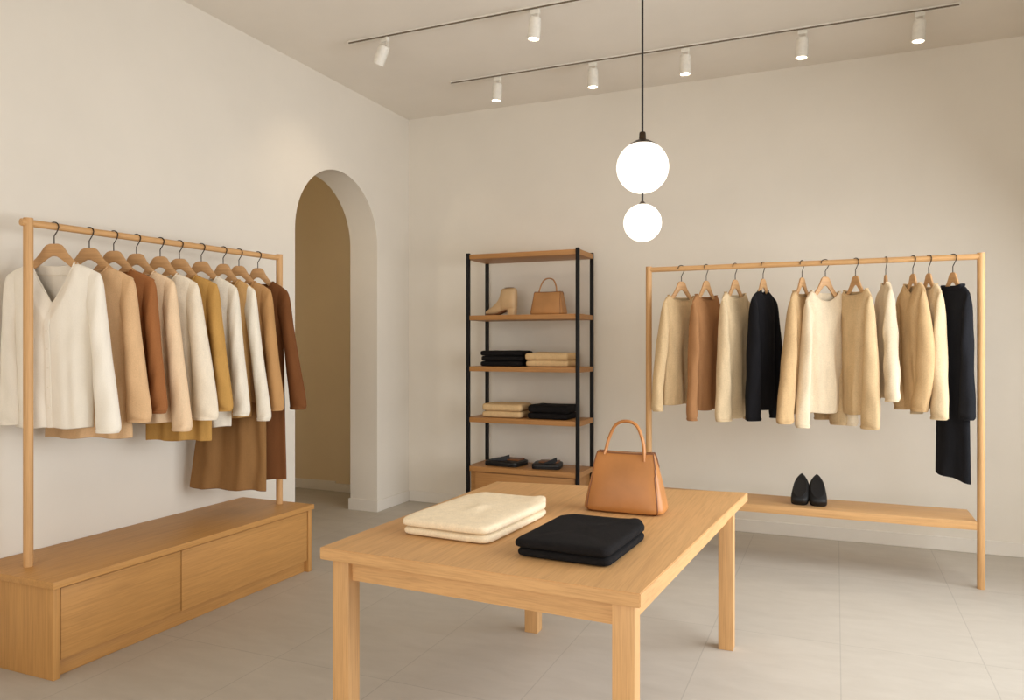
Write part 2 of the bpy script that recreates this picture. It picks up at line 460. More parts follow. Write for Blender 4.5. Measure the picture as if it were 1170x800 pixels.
def garment(name, cat, label, group, p, yaw, mat, zn, sh, hem_z, hem_w, cuff, neck='crew', nw=.10, nd=.05, depth=.052,
            hem_off=0., hem_slant=0., fold=.015, seed=0, sleeve_mat=None, skirt=None, elbow=0., band=True, freq=26., far=None):
    """sh=(half shoulder, z); cuff=(outer u, inner u, z) for the right side, mirrored on the left (far=(left side overrides));
    z values are heights in the room; local frame hangs from the neck point"""
    t = thing(name, label, cat, (p[0], p[1], zn), yaw, group)
    ws = sh[0]; sl = zn-sh[1]; L = zn-hem_z
    NN, NS, NV = 10, 7, 34
    us = []
    for i in range(NS): us.append(-ws+(ws-nw)*i/NS)
    for i in range(NN): us.append(-nw+2*nw*i/NN)
    for i in range(NS+1): us.append(nw+(ws-nw)*i/NS)
    n = len(us)
    def top(u, front):
        a = abs(u)
        if a >= nw: return -sl*((a-nw)/(ws-nw))**1.25
        q = a/nw
        if neck == 'v': d = nd*(1-q)**.9
        elif neck == 'cowl': d = nd*(1-q*q)
        elif neck == 'mock': d = nd*math.sqrt(max(0, 1-q*q))
        else: d = nd*math.sqrt(max(0, 1-q*q))
        return -d if front else -min(.018, nd*.5)*math.sqrt(max(0, 1-q*q))
    arm = .23/L
    def width(tt):
        wc = ws*.86
        if tt < arm: f = tt/arm; f = f*f*(3-2*f); return ws+(wc-ws)*f
        f = (tt-arm)/(1-arm); return wc+(hem_w-wc)*f
    hs = seed*3.7
    ph = random.Random(seed).random()*6
    def shape(i, j, front):
        tt = (j/NV)**1.15; u0 = us[i]; s = u0/ws
        w = width(tt); u = s*w+hem_off*max(0, (tt-arm)/(1-arm))
        z = top(u0, front)
        bot = -L+hem_slant*s
        z = z+(bot-z)*tt if tt else z
        e = max(0., 1-abs(s)**2.6)**.55
        D = .014+(depth-.014)*min(1, tt/.16)**.8
        if tt > .3: D *= 1-.12*(tt-.3)
        y = (-1 if front else 1)*D*e
        A = fold*max(0, min(1, (tt-.12)/.7))
        drift = noise.noise(Vector((u*4, z*2+hs, hs)))*1.6
        wv = math.sin(u0*freq+ph+drift)+.55*math.sin(u0*freq*1.9+ph*2+drift*1.5)+.25*math.sin(u0*freq*3.7+ph*3+drift*2)
        y += A*wv*(.35+.65*e)
        y += (.006*noise.noise(Vector((u*9, z*5, hs+(0 if front else 7))))+.003*noise.noise(Vector((u*24, z*13, hs))))*min(1, tt*5)*e
        if front and tt < .30 and abs(s) > .25:   # drag lines from the shoulder
            y += .004*math.sin((u0*1.2+z)*46+ph)*min(1, tt*8)*(1-tt/.30)
        z += (.004*math.sin(u0*freq+ph+1) if tt > .95 else 0)
        return Vector((u, y, z))
    bm = bmesh.new()
    F = [[None]*n for _ in range(NV+1)]; Bk = [[None]*n for _ in range(NV+1)]
    for j in range(NV+1):
        for i in range(n):
            pf = shape(i, j, True)
            F[j][i] = bm.verts.new(pf)
            if i in (0, n-1) and j > 0:
                Bk[j][i] = F[j][i]
            else:
                Bk[j][i] = bm.verts.new(shape(i, j, False))
    split = None
    if skirt:
        split = next(j for j in range(NV) if zn+F[j][n//2].co.z < skirt[0])
    def quads(rows, j, flip):
        for i in range(n-1):
            v = [rows[j][i], rows[j][i+1], rows[j+1][i+1], rows[j+1][i]]
            v2 = []
            for q in (v[::-1] if flip else v):
                if q not in v2: v2.append(q)
            if len(v2) > 2: 
                f = bm.faces.new(v2)
                if split is not None and j >= split: f.material_index = 1
    for j in range(NV):
        quads(F, j, False); quads(Bk, j, True)
    for i in range(n-1):
        if abs(us[i]) >= nw-1e-6 and abs(us[i+1]) >= nw-1e-6:
            bm.faces.new((F[0][i], Bk[0][i], Bk[0][i+1], F[0][i+1]))
    for i in (0, n-1):
        v = [F[0][i], Bk[0][i], F[1][i]]
        try: bm.faces.new(v)
        except ValueError: pass
    body = link('body', bm, [mat]+([skirt[1]] if skirt else []), t, True, 180)
    mods(body, .003, 1)
    # sleeves
    for sd in (1, -1):
        cu = cuff if sd == 1 or far is None else far
        co, ci, cz = cu; cz = cz-zn
        O = [(nw+(ws-nw)*.45, -sl*.30), (ws*.90, -sl*.80), (ws+(co-ws)*.10, -sl-.035), (ws+(co-ws)*.38+elbow*.7, -sl+(cz+sl)*.36),
             (ws+(co-ws)*.74+elbow*.7, -sl+(cz+sl)*.68), (co+.004, cz+.05), (co-.004, cz)]
        I = [(nw+(ws-nw)*.05, -sl-.10), (ws*.62, -sl-.15), (ws*.74, -sl-.22), (ws*.80+(ci-ws*.80)*.30, -sl+(cz+sl)*.46),
             (ws*.80+(ci-ws*.80)*.72+elbow*.35, -sl+(cz+sl)*.72), (ci+.002, cz+.055), (ci+.004, cz+.002)]
        m = 38
        Oc = catmull([(a, b, 0) for a, b in O], m); Ic = catmull([(a, b, 0) for a, b in I], m)
        bm = bmesh.new(); loops = []
        for k in range(m):
            tt = k/(m-1); o, q = Oc[k], Ic[k]
            c = (o+q)/2; h = (o-q)/2
            ry = .011+.039*min(1, tt/.5)**1.2-.008*max(0, (tt-.6)/.4)
            ry = min(ry, h.length*.9+.006)
            ring = []
            for i in range(18):
                f = 2*PI*i/18
                wob = 1+.10*tt*math.sin(3*f+ph+tt*3)+.05*noise.noise(Vector((math.cos(f)*1.5, math.sin(f)*1.5, tt*7+hs+sd*5)))*min(1, tt*4)
                wr = .0045*math.sin(tt*34+math.sin(f+ph)*2.6+ph)*min(1, max(0, tt-.2)*4)*(.4+.6*tt)
                x = c.x+h.x*math.cos(f)
                z = c.y+h.y*math.cos(f)
                y = -.002-.016*tt+(ry*wob+wr)*math.sin(f)
                ring.append(Vector((sd*x, y, z)))
            loops.append(ring)
        rings(bm, loops, True, False)
        s = link('sleeve', bm, sleeve_mat or mat, t, True, 180)
        mods(s, .003, 1)
        # cuff seam
        a = loops[-3]; bm = bmesh.new()
        cc = sum(a, Vector())/len(a)
        pts = [cc+(v-cc)*1.01 for v in a]; add_tube(bm, pts+[pts[0]], .0016, 6, False)
        link('cuff_seam', bm, sleeve_mat or mat, s)
    # neckline
    if band:
        f_ = [F_ for F_ in range(n) if abs(us[F_]) <= nw+1e-6]
        fr = [shape(i, 0, True) for i in f_]; bk = [shape(i, 0, False) for i in f_][::-1]
        loop = fr+bk
        bm = bmesh.new()
        if neck == 'mock':
            lo_ = [v+Vector((0, 0, -.006)) for v in loop]
            mid_ = [v*1.0+Vector((0, (-.012 if k < len(fr) else .012), .012)) for k, v in enumerate(loop)]
            hi_ = [Vector((v.x*.92, v.y+(-.016 if k < len(fr) else .016), v.z*.6+.018)) for k, v in enumerate(loop)]
            rings(bm, [lo_, mid_, hi_]); o = link('collar', bm, mat, t, True, 180); mods(o, .004, 1)
        else:
            pts = loop+[loop[0]]; add_tube(bm, pts, .0042, 8, False); link('neckband', bm, mat, t)
    return t, shape, n, NV, us

F_ = lambda nm, c, **k: fabric(nm, srgb(*c), **k)
m_white = F_('white_linen', (237, 228, 213), weave=300, mottled=.05)
m_peach = F_('peach_knit', (212, 174, 132))
m_rust = F_('rust_knit', (154, 100, 60))
m_lpeach = F_('pale_peach_knit', (230, 200, 164))
m_cream = F_('cream_knit', (230, 216, 194))
m_must = F_('mustard_cloth', (188, 144, 80))
m_ivory = F_('ivory_cloth', (230, 220, 202))
m_tan = F_('tan_cloth', (196, 154, 100))
m_camel = F_('camel_cloth', (184, 140, 92))
m_skirt = F_('brown_skirt_cloth', (142, 104, 64))
m_dkbr = F_('dark_brown_cloth', (112, 70, 40))
m_beige = F_('beige_knit', (200, 172, 132), weave=140, mottled=.14)
m_cara = F_('caramel_knit', (158, 114, 76), weave=140)
m_oat = F_('oat_knit', (208, 184, 148), weave=140, mottled=.14)
m_sand = F_('sand_knit', (192, 160, 118), weave=140, mottled=.14)
m_iv2 = F_('ivory_knit', (216, 197, 168), weave=140, mottled=.12)
m_blk = F_('black_knit', (24, 23, 25), weave=140, mottled=.2, sheen=.12)
m_blk2 = F_('black_dress_cloth', (30, 30, 33), weave=140, mottled=.2, sheen=.12)

Y20 = R(20)
GL = 'garments on the rail above the drawer bench'
HL = 'hangers on the rail above the drawer bench'
left = [
 # hook xy, mat, zn, shoulder, hem z, hem half width, cuff, kwargs, name, category, label
 ((-3.670, 2.628), m_white, 1.975, (.250, 1.918), 1.135, .212, (.355, .231, 1.112), dict(neck='v', nd=.21, nw=.115, seed=1, fold=.011, far=(.272, .160, 1.15)),
  'cardigan', 'cardigan', 'white V-neck buttoned cardigan hanging nearest on the drawer bench rail'),
 ((-3.655, 2.814), m_peach, 1.972, (.246, 1.912), 1.065, .25, (.345, .215, 1.150), dict(seed=2, nd=.045), 'sweater', 'sweater',
  'peach crew-neck sweater hanging directly behind the white buttoned cardigan'),
 ((-3.644, 2.953), m_rust, 1.972, (.235, 1.915), 1.16, .21, (.305, .215, 1.185), dict(seed=3), 'sweater', 'sweater',
  'rust-brown sweater hanging between the peach and the pale peach sweaters'),
 ((-3.633, 3.091), m_lpeach, 1.972, (.222, 1.915), 1.12, .22, (.325, .213, 1.075), dict(seed=4), 'sweater', 'sweater',
  'pale peach sweater with long straight sleeves, in front of a cream one'),
 ((-3.620, 3.242), m_cream, 1.974, (.226, 1.915), 1.14, .21, (.350, .205, 1.125), dict(seed=5, elbow=.012), 'sweater', 'sweater',
  'cream sweater with a full puffy sleeve, in front of the mustard garment'),
 ((-3.610, 3.373), m_must, 1.974, (.236, 1.918), .99, .205, (.330, .225, 1.165), dict(seed=6, fold=.016), 'blouse', 'blouse',
  'mustard yellow blouse between two cream garments on the left rail'),
 ((-3.597, 3.530), m_ivory, 1.980, (.230, 1.908), 1.055, .19, (.310, .205, 1.125), dict(seed=7), 'blouse', 'blouse',
  'ivory blouse hanging directly behind the mustard yellow blouse'),
 ((-3.584, 3.698), m_tan, 1.974, (.205, 1.915), 1.10, .19, (.312, .225, 1.080), dict(seed=8, sleeve_mat=m_ivory), 'blouse', 'blouse',
  'tan blouse with pale ivory sleeves, beside the camel dress'),
 ((-3.574, 3.825), m_camel, 1.974, (.215, 1.914), .620, .265, (.302, .200, 1.135), dict(seed=9, fold=.017, depth=.042, hem_off=-.075, skirt=(1.2, m_skirt), hem_slant=-.01, freq=34),
  'dress', 'dress', 'camel dress with a long pleated brown skirt hanging below the other hems'),
 ((-3.560, 3.985), m_dkbr, 1.982, (.206, 1.918), .660, .200, (.333, .220, 1.130), dict(seed=10, fold=.010), 'coat', 'coat',
  'dark brown long coat, last on the rail next to the archway'),
]
pos = ['nearest on', 'second along', 'third along', 'fourth along', 'fifth along', 'sixth along', 'seventh along', 'eighth along', 'ninth along', 'last along']
what = ['white cardigan', 'peach sweater', 'rust-brown sweater', 'pale peach sweater', 'cream puffy-sleeved sweater', 'mustard blouse', 'ivory blouse',
        'tan blouse with ivory sleeves', 'camel dress with brown skirt', 'dark brown long coat']
for k, (p, mat, zn, sh, hz, hw, cu, kw, nm, cat, lab) in enumerate(left):
    hanger(p, Y20, sh[0]-.035, .088, 'wooden hanger holding the '+what[k]+' on the left rail', HL, LZ, .018, R(90))
    kw.setdefault('nw', .105)
    if 0 < k <= 3: kw['far'] = (min(cu[0], .268), cu[1]-.045, cu[2])
    if k == 9: kw['depth'] = .038
    t, shp, n, NV, us = garment(nm, cat, lab, GL, p, Y20, mat, zn, sh, hz, hw, cu, **kw)
    if k == 0:
        # button placket and buttons down the front
        mid = n//2
        pts = [shp(mid, j, True)+Vector((0, -.004, 0)) for j in range(NV+1)]
        bm = bmesh.new()
        loops = [[v+Vector((a, b, 0)) for a, b in ((-.013, .001), (-.012, -.002), (.012, -.002), (.013, .001), (.012, .002), (-.012, .002))] for v in pts]
        rings(bm, loops, True, True); link('placket', bm, mat, t)
        for j in (3, 9, 14, 19, 24, 29):
            v = pts[j]; bm = bmesh.new()
            loops = [[v+Vector((r*math.cos(2*PI*i/16), y, r*math.sin(2*PI*i/16))) for i in range(16)] for r, y in ((.0055, -.001), (.006, -.003), (.005, -.0045), (.002, -.004))]
            rings(bm, loops, True, True); link('button', bm, m_ivory, t)
        # yoke lines at the back of the neck are seen through the opening
        bm = bmesh.new()
        pts = [shp(i, 2, False)+Vector((0, -.006, -.012)) for i in range(7, n-7)]
        add_tube(bm, pts, .002, 6); link('yoke_seam', bm, m_ivory, t)

GR = 'garments on the rail by the back wall'
HR = 'hangers on the rail by the back wall'
right = [
 (-1.050, 50, m_beige, 1.925, (.172, 1.862), 1.125, .17, (.272, .190, 1.080), dict(seed=21, elbow=.02), 'sweater', 'sweater',
  'beige sweater hanging first on the back rail, beside the shelf-side post', 'first beige sweater beside the post'),
 (-.870, 62, m_cara, 1.925, (.165, 1.858), 1.09, .14, (.225, .150, 1.020), dict(seed=22), 'sweater', 'sweater',
  'caramel brown sweater, the only brown one on the back rail', 'caramel brown sweater'),
 (-.666, 60, m_oat, 1.935, (.155, 1.878), 1.04, .14, (.228, .080, 1.022), dict(seed=23), 'sweater', 'sweater',
  'oat sweater hanging between the caramel one and the black one', 'oat sweater next to the black one'),
 (-.475, 65, m_blk, 1.945, (.150, 1.890), 1.105, .185, (.230, .085, 1.035), dict(seed=24, nw=.05, nd=.03), 'sweater', 'sweater',
  'short black sweater hanging edge-on in the middle of the back rail', 'short black sweater'),
 (-.217, 62, m_sand, 1.930, (.150, 1.868), 1.09, .15, (.315, .150, 1.030), dict(seed=25), 'sweater', 'sweater',
  'sand sweater half hidden behind the ivory one, beside the short black sweater', 'sand sweater half hidden by the ivory one'),
 (-.068, 42, m_iv2, 1.930, (.168, 1.858), 1.095, .165, (.252, .150, 1.000), dict(seed=26, neck='cowl', nd=.075, fold=.02), 'sweater', 'sweater',
  'pale ivory sweater with a dipped cowl neck, facing the room', 'pale ivory cowl-neck sweater'),
 (.121, -50, m_beige, 1.935, (.150, 1.880), 1.09, .15, (.222, .075, 1.005), dict(seed=27, elbow=.014), 'sweater', 'sweater',
  'beige sweater with one broad sleeve hanging lowest, behind the ivory cowl-neck', 'broad-sleeved beige sweater behind the ivory one'),
 (.305, -72, m_iv2, 1.975, (.095, 1.925), 1.20, .17, (.200, .085, 1.190), dict(seed=28, nw=.04, nd=.02, depth=.03), 'knit_top', 'top',
  'narrow ivory top hanging edge-on, alone between two gaps on the back rail', 'narrow edge-on ivory top'),
 (.465, -58, m_sand, 1.965, (.125, 1.910), 1.14, .13, (.150, .020, 1.128), dict(seed=29, neck='v', nd=.07, nw=.075, elbow=.07), 'sweater', 'sweater',
  'tan-beige V-neck sweater with a bent sleeve on the back rail', 'tan-beige V-neck sweater'),
 (.557, -58, m_oat, 1.955, (.125, 1.893), 1.15, .13, (.178, .052, 1.082), dict(seed=30, nw=.07, far=(.13, .05, 1.1), depth=.036, fold=.008), 'sweater', 'sweater',
  'oat crew-neck sweater hanging directly in front of the black dress', 'oat sweater beside the black dress'),
 (.695, -50, m_blk2, 1.935, (.132, 1.882), .700, .136, (.170, .074, 1.085), dict(seed=31, neck='mock', nd=.025, nw=.085, depth=.036, hem_slant=-.02, fold=.010, far=(.135, .065, 1.085)), 'dress', 'dress',
  'long black mock-neck dress at the end of the back rail', 'long black dress'),
]
for k, (x, yaw, mat, zn, sh, hz, hw, cu, kw, nm, cat, lab, hl) in enumerate(right):
    kw.setdefault('nw', min(.118, sh[0]-.045)); kw.setdefault('nd', .042)
    kw.setdefault('depth', .05)
    kw.setdefault('fold', .015)
    hanger((x, RY), R(yaw), sh[0]-.025, .095, 'wooden hanger holding the '+hl+' on the back rail', HR, RZ, .019, 0)
    garment(nm, cat, lab, GR, (x, RY), R(yaw), mat, zn, sh, hz, hw, cu, **kw)

# ------------------------------------------------------------------ black steel shelving unit
SX0, SX1, SY0, SY1 = -3.035, -2.005, 6.085, 6.485
def shelving():
    cx, cy = (SX0+SX1)/2, (SY0+SY1)/2
    t = thing('shelving_unit', 'tall black steel shelving unit with oak shelves against the back wall', 'shelf', (cx, cy, 0))
    hx, hy = (SX1-SX0)/2, (SY1-SY0)/2; w = .015
    for x in (-hx, hx):
        for y in (-hy, hy):
            box('post', x-w, x+w, y-w, y+w, 0, 2.385, black_m, t, .002)
    for z in (2.373, 1.827, 1.371, .915, .478):
        bm = bmesh.new(); add_box(bm, -hx+w, hx-w, -hy-.008, hy+.008, z-.043, z, .003)
        add_box(bm, -hx-w+.002, -hx+w, -hy+w, hy-w, z-.043, z); add_box(bm, hx-w, hx+w-.002, -hy+w, hy-w, z-.043, z)
        link('shelf', bm, sx, t)
    box('base_box', -hx+w, hx-w, -hy+.02, hy-.01, .05, .434, sx, t)
    d = box('drawer', -hx+.065, hx-w-.01, -hy+.004, -hy+.02, .07, .425, sx, t)
shelving()

# ------------------------------------------------------------------ folded knitwear
def folded(label, cat, group, loc, rz, w, d, h, mat, seed, ridge=False, collar=0., name='folded_sweater'):
    t = thing(name, label, cat, (loc[0], loc[1], loc[2]+.0008), rz, group)
    bm = bmesh.new(); N = 96
    def outline(f, grow):
        c, s = math.cos(f), math.sin(f)
        ex = .15
        x = sgnpow(c, ex)*(w/2+grow); y = sgnpow(s, ex)*(d/2+grow)
        jit = .008*noise.noise(Vector((x*9, y*9, seed)))+.003*noise.noise(Vector((x*30, y*30, seed)))
        if y > d*.42: jit += collar*(1.4*math.exp(-((x+w*.04)/(w*.06))**2)+.9*math.exp(-((x-w*.38)/(w*.09))**2)+.5*math.exp(-((x+w*.3)/(w*.12))**2)+.5*noise.noise(Vector((x*22, 3.1, seed)))-.5)
        L = math.hypot(x, y)
        return x*(1+jit/L), y*(1+jit/L)
    prof = [(-.35, 0), (-.03, 0), (-.006, .06), (0, .25), (.001, .5), (0, .74), (-.007, .92), (-.022, .99), (-.05, 1.02)]
    loops = []
    for g, zf in prof:
        ring = []
        for i in range(N):
            f = 2*PI*(i+.5)/N
            if g == -.35: x, y = outline(f, 0); x, y = x*.3, y*.3
            else: x, y = outline(f, g)
            z = h*zf
            if zf > .5: z += h*.12*noise.noise(Vector((x*7, y*7, seed+9)))
            if zf < .3 and zf > 0: z = max(z, .0)
            if zf > .5 and y > d*.30: z += collar*.55*min(1, (y-d*.30)/(d*.15))*(math.exp(-((x+w*.04)/(w*.07))**2)+.8*math.exp(-((x-w*.36)/(w*.10))**2)+.5*math.exp(-((x+w*.30)/(w*.10))**2))
            ring.append(Vector((x, y, z)))
        loops.append(ring)
    base = loops[-1]
    for q in (.82, .62, .42, .22, .06):
        ring = []
        for v in base:
            x, y = v.x*q, v.y*q
            z = h*1.02+h*.10*noise.noise(Vector((x*7, y*7, seed+9)))+.004*noise.noise(Vector((x*20, y*14, seed)))
            if ridge: z += .008*math.exp(-((x+.02*math.sin(y*6)-y*.10)/.018)**2)*min(1, max(0, (.27-abs(y))/.06))
            ring.append(Vector((x, y, z)))
        loops.append(ring)
    rings(bm, loops, True, True)
    o = link('folded_knit', bm, mat, t, True, 180); mods(o, 0, 1)
    return t

m_fcream = F_('folded_cream_wool', (232, 214, 184), weave=140, mottled=.10)
m_fblack = F_('folded_black_wool', (26, 24, 24), weave=140, mottled=.22, sheen=.1)
m_fbeige = F_('folded_beige_wool', (212, 180, 134), weave=140, mottled=.12)
TG = 'folded sweaters on the display table'
folded('cream folded sweater at the bottom of the pair on the display table', 'sweater', TG, (-1.420, 2.955, TZ), R(-3), .405, .60, .033, m_fcream, 1)
folded('cream folded sweater on top of the cream pair on the display table', 'sweater', TG, (-1.424, 2.96, TZ+.033), R(-3.5), .412, .615, .037, m_fcream, 2, True, .03)
folded('black folded sweater at the bottom of the pair on the display table', 'sweater', TG, (-.888, 2.775, TZ), R(-3), .365, .465, .032, m_fblack, 3)
folded('black folded sweater on top of the black pair on the display table', 'sweater', TG, (-.892, 2.775, TZ+.032), R(-3.6), .365, .475, .036, m_fblack, 4, False, .022)
SG = 'folded knits on the shelving unit'
sy_ = 6.29
def stack(x, z, hs, w, mat, names, sd):
    zz = z
    for k, (h, lab) in enumerate(zip(hs, names)):
        folded(lab, 'sweater', SG, (x+.006*math.sin(sd+k*2), sy_-.01*k*0, zz), R(2*math.sin(sd+k)), w, .31, h, mat, sd+k)
        zz += h*1.0
stack(-2.745, 1.371, (.048, .046, .046), .40, m_fblack, ['black folded sweater at the bottom of the shelf stack of three', 'black folded sweater in the middle of the shelf stack of three', 'black folded sweater on top of the shelf stack of three'], 31)
stack(-2.305, 1.371, (.058, .066), .40, m_fbeige, ['lower beige folded sweater beside the three black ones', 'upper beige folded sweater beside the three black ones'], 41)
stack(-2.745, .915, (.058, .064), .38, m_fbeige, ['lower beige folded sweater on the second shelf up, beside two black ones', 'upper beige folded sweater on the second shelf up, beside two black ones'], 51)
stack(-2.295, .915, (.055, .068), .37, m_fblack, ['lower black folded sweater of the pair beside two beige ones', 'upper black folded sweater of the pair beside two beige ones'], 61)

# black leather pouches with raised flaps on the box top
def pouch(label, loc, rz, w, d, h, flap_x):
    t = thing('leather_pouch', label, 'pouch', loc, rz, 'black leather pouches on the bottom shelf')
    bm = bmesh.new()
    def ring(z, g): return [Vector((sgnpow(math.cos(2*PI*(i+.5)/48), .25)*(w/2+g), sgnpow(math.sin(2*PI*(i+.5)/48), .25)*(d/2+g), z)) for i in range(48)]
    rings(bm, [ring(0, -.01), ring(.004, 0), ring(h*.45, .002), ring(h*.5, -.004), ring(h*.55, .002), ring(h-.005, 0), ring(h, -.01)], True, True)
    link('pouch_body', bm, black_l, t)
    bm = bmesh.new()
    a = [(flap_x-w*.30, -d*.42, h), (flap_x+w*.12, -d*.05, h), (flap_x+w*.12, -d*.05, h+.05), (flap_x-w*.30, -d*.42, h+.006)]
    f = [bm.verts.new(q) for q in a]; bm.faces.new(f)
    o = link('flap', bm, black_l, t, False); mods(o, .006)
    box('lining', -w*.30, w*.40, -d*.1, d*.40, h-.004, h+.012, tan_d, t, .003)
pouch('black leather pouch on the box top, under the beige folded sweaters', (-2.745, 6.28, .478), R(-6), .33, .26, .045, 0)
pouch('smaller black leather pouch on the box top, under the black folded sweaters', (-2.345, 6.27, .478), R(12), .25, .24, .045, .05)

# ------------------------------------------------------------------ handbags
def handbag(label, loc, rz, wb, wt, db, dt, h, hh, hw, mat, lean=0.):
    t = thing('handbag', label, 'handbag', loc, rz, 'tan leather handbags')
    bm = bmesh.new(); N = 80; M = 26
    def ring(q):
        ez = q
        w = wb+(wt-wb)*(ez**1.35); d = db+(dt-db)*(ez**1.05)
        z = h*q
        rnd = 0.
        if q < .10: rnd = .028*(1-math.sqrt(max(0, 1-((.10-q)/.10)**2)))*(h/.27)
        if q > .95: rnd = .006*((q-.95)/.05)**2
        out = []
        for i in range(N):
            f = 2*PI*(i+.5)/N
            x = sgnpow(math.cos(f), .36)*(w/2-rnd); y = sgnpow(math.sin(f), .40)*(d/2-rnd)
            edge = abs(x)/(w/2)
            if edge > .93: x -= math.copysign(.020*q*(h/.27)*max(0, 1-(y/(d/2+1e-6))**2), x)   # gusset folds inwards
            y += math.copysign(.015*(h/.27)*math.sin(PI*min(1, q*1.05))*max(0, 1-(x/(w/2))**2), y)*(1 if abs(y) > d*.3 else 0)
            z2 = z-(.006*(1-(2*x/w)**2) if q > .97 else 0)
            out.append(Vector((x, y, z2)))
        return out
    L = [ring(k/M) for k in range(M+1)]
    rings(bm, L, True, True)
    link('bag_body', bm, mat, t)
    # edge piping on the four side seams
    for sx_ in (1, -1):
        for sy2 in (1, -1):
            pts = []
            for k in range(M+1):
                best = max(L[k], key=lambda v: sx_*v.x/wb*1.0+sy2*v.y/db*1.0)
                pts.append(best+Vector((sx_*.0005, sy2*.0005, 0)))
            tube('seam_piping', pts, .0028*(h/.27), tan_d, t, 6)
    # top frame line
    top_ = L[-1]; pts = [v+Vector((0, 0, .001)) for v in top_]
    bm = bmesh.new(); add_tube(bm, pts+[pts[0]], .0035*(h/.27), 6, False); link('top_binding', bm, tan_d, t)
    # arched handle: one flat strap, anchored behind on one side and in front on the other
    k = h/.27
    P = [(-hw*1.06, -.018*k, h-.012*k), (-hw*.98, -.016*k, h+.02*k), (-hw*.86, -.008*k, h+hh*.45), (-hw*.55, 0, h+hh*.86), (0, 0, h+hh), (hw*.55, 0, h+hh*.86), (hw*.88, -.012*k, h+hh*.42), (hw, -.026*k, h+.01*k), (hw*1.02, -.032*k, h-.035*k)]
    c = catmull(P, 48); bm = bmesh.new(); loops = []
    for i, q in enumerate(c):
        tg = (c[min(i+1, 47)]-c[max(i-1, 0)]).normalized()
        sd = Vector((0, 1, 0)); sd = (sd-tg*sd.dot(tg)).normalized(); u = tg.cross(sd)
        a, b = .0125*k, .0075*k
        if i < 5: a *= 1+.8*(5-i)/5
        loops.append([q+sd*a*math.cos(2*PI*j/12)+u*b*math.sin(2*PI*j/12) for j in range(12)])
    rings(bm, loops, True, True); hd = link('handle', bm, mat, t)
    return t
handbag('tan leather handbag with arched handle standing on the display table', (-.905, 3.47, TZ), R(0), .385, .29, .19, .055, .275, .145, .092, tan_l)
handbag('small tan handbag beside the boot on the shelving unit', (-2.335, 6.27, 1.827), R(-4), .325, .27, .16, .08, .205, .12, .085, tan_s)

# ------------------------------------------------------------------ ankle boot
def boot():
    t = thing('ankle_boot', 'beige leather ankle boot with block heel on the shelving unit', 'boot', (-2.785, 6.27, 1.829), R(-8))
    # slices along x from heel (+) to toe (-): x, bottom, top, half width
    sl = [(.150, .085, .225, .012), (.145, .062, .240, .030), (.128, .052, .247, .042), (.09, .050, .249, .046), (.045, .046, .247, .045), (.016, .039, .245, .040), (.004, .036, .236, .036),
          (-.010, .030, .190, .036), (-.035, .021, .142, .038), (-.075, .013, .100, .040), (-.11, .011, .075, .042), (-.14, .012, .058, .038), (-.162, .014, .044, .026), (-.172, .018, .032, .010)]
    c = catmull([(a, b, 0) for a, b, *_ in sl], 60); d = catmull([(r[2], r[3], 0) for r in sl], 60)
    bm = bmesh.new(); loops = []
    for p, q in zip(c, d):
        x, zb, zt, hw = p.x, p.y, q.x, max(q.y, .006)
        zm, hz = (zb+zt)/2, (zt-zb)/2
        loops.append([Vector((x+.006*math.sin(2*PI*i/28)*0, hw*sgnpow(math.cos(2*PI*i/28), .7)*(1-.25*max(0, math.sin(2*PI*i/28))*(0 if hz > .08 else 1)), zm+hz*sgnpow(math.sin(2*PI*i/28), .62))) for i in range(28)])
    rings(bm, loops, True, True); link('boot_upper', bm, beige_l, t, True, 60)
    bm = bmesh.new()
    hz = [[Vector((.106+sx_*cc, ss, z)) for cc, ss in [(.040*sgnpow(math.cos(2*PI*i/20), .5), .034*sgnpow(math.sin(2*PI*i/20), .5)) for i in range(20)]] for z, sx_ in ((0, .92), (.03, .95), (.066, 1.06))]
    rings(bm, hz, True, True); link('block_heel', bm, beige_l, t)
    bm = bmesh.new()
    so = catmull([(.05, .040, .03), (.0, .022, .03), (-.05, .006, .034), (-.10, .001, .038), (-.14, .003, .033), (-.168, .009, .012)], 24)
    rings(bm, [[Vector((v.x, a*v.z, v.y+b)) for a, b in ((-1, 0), (1, 0), (1.02, .011), (-1.02, .011))] for v in so], True, True)
    link('sole', bm, tan_d, t)
    bm = bmesh.new(); add_lathe(bm, [(.012, 0), (.024, .001), (.026, .003), (.02, .004)], 24, (0, 0, 0))
    for v in bm.verts: v.co = Vector((v.co.x*1.9+.075, v.co.y*1.3, v.co.z+.2478))
    link('opening', bm, tan_d, t)
boot()

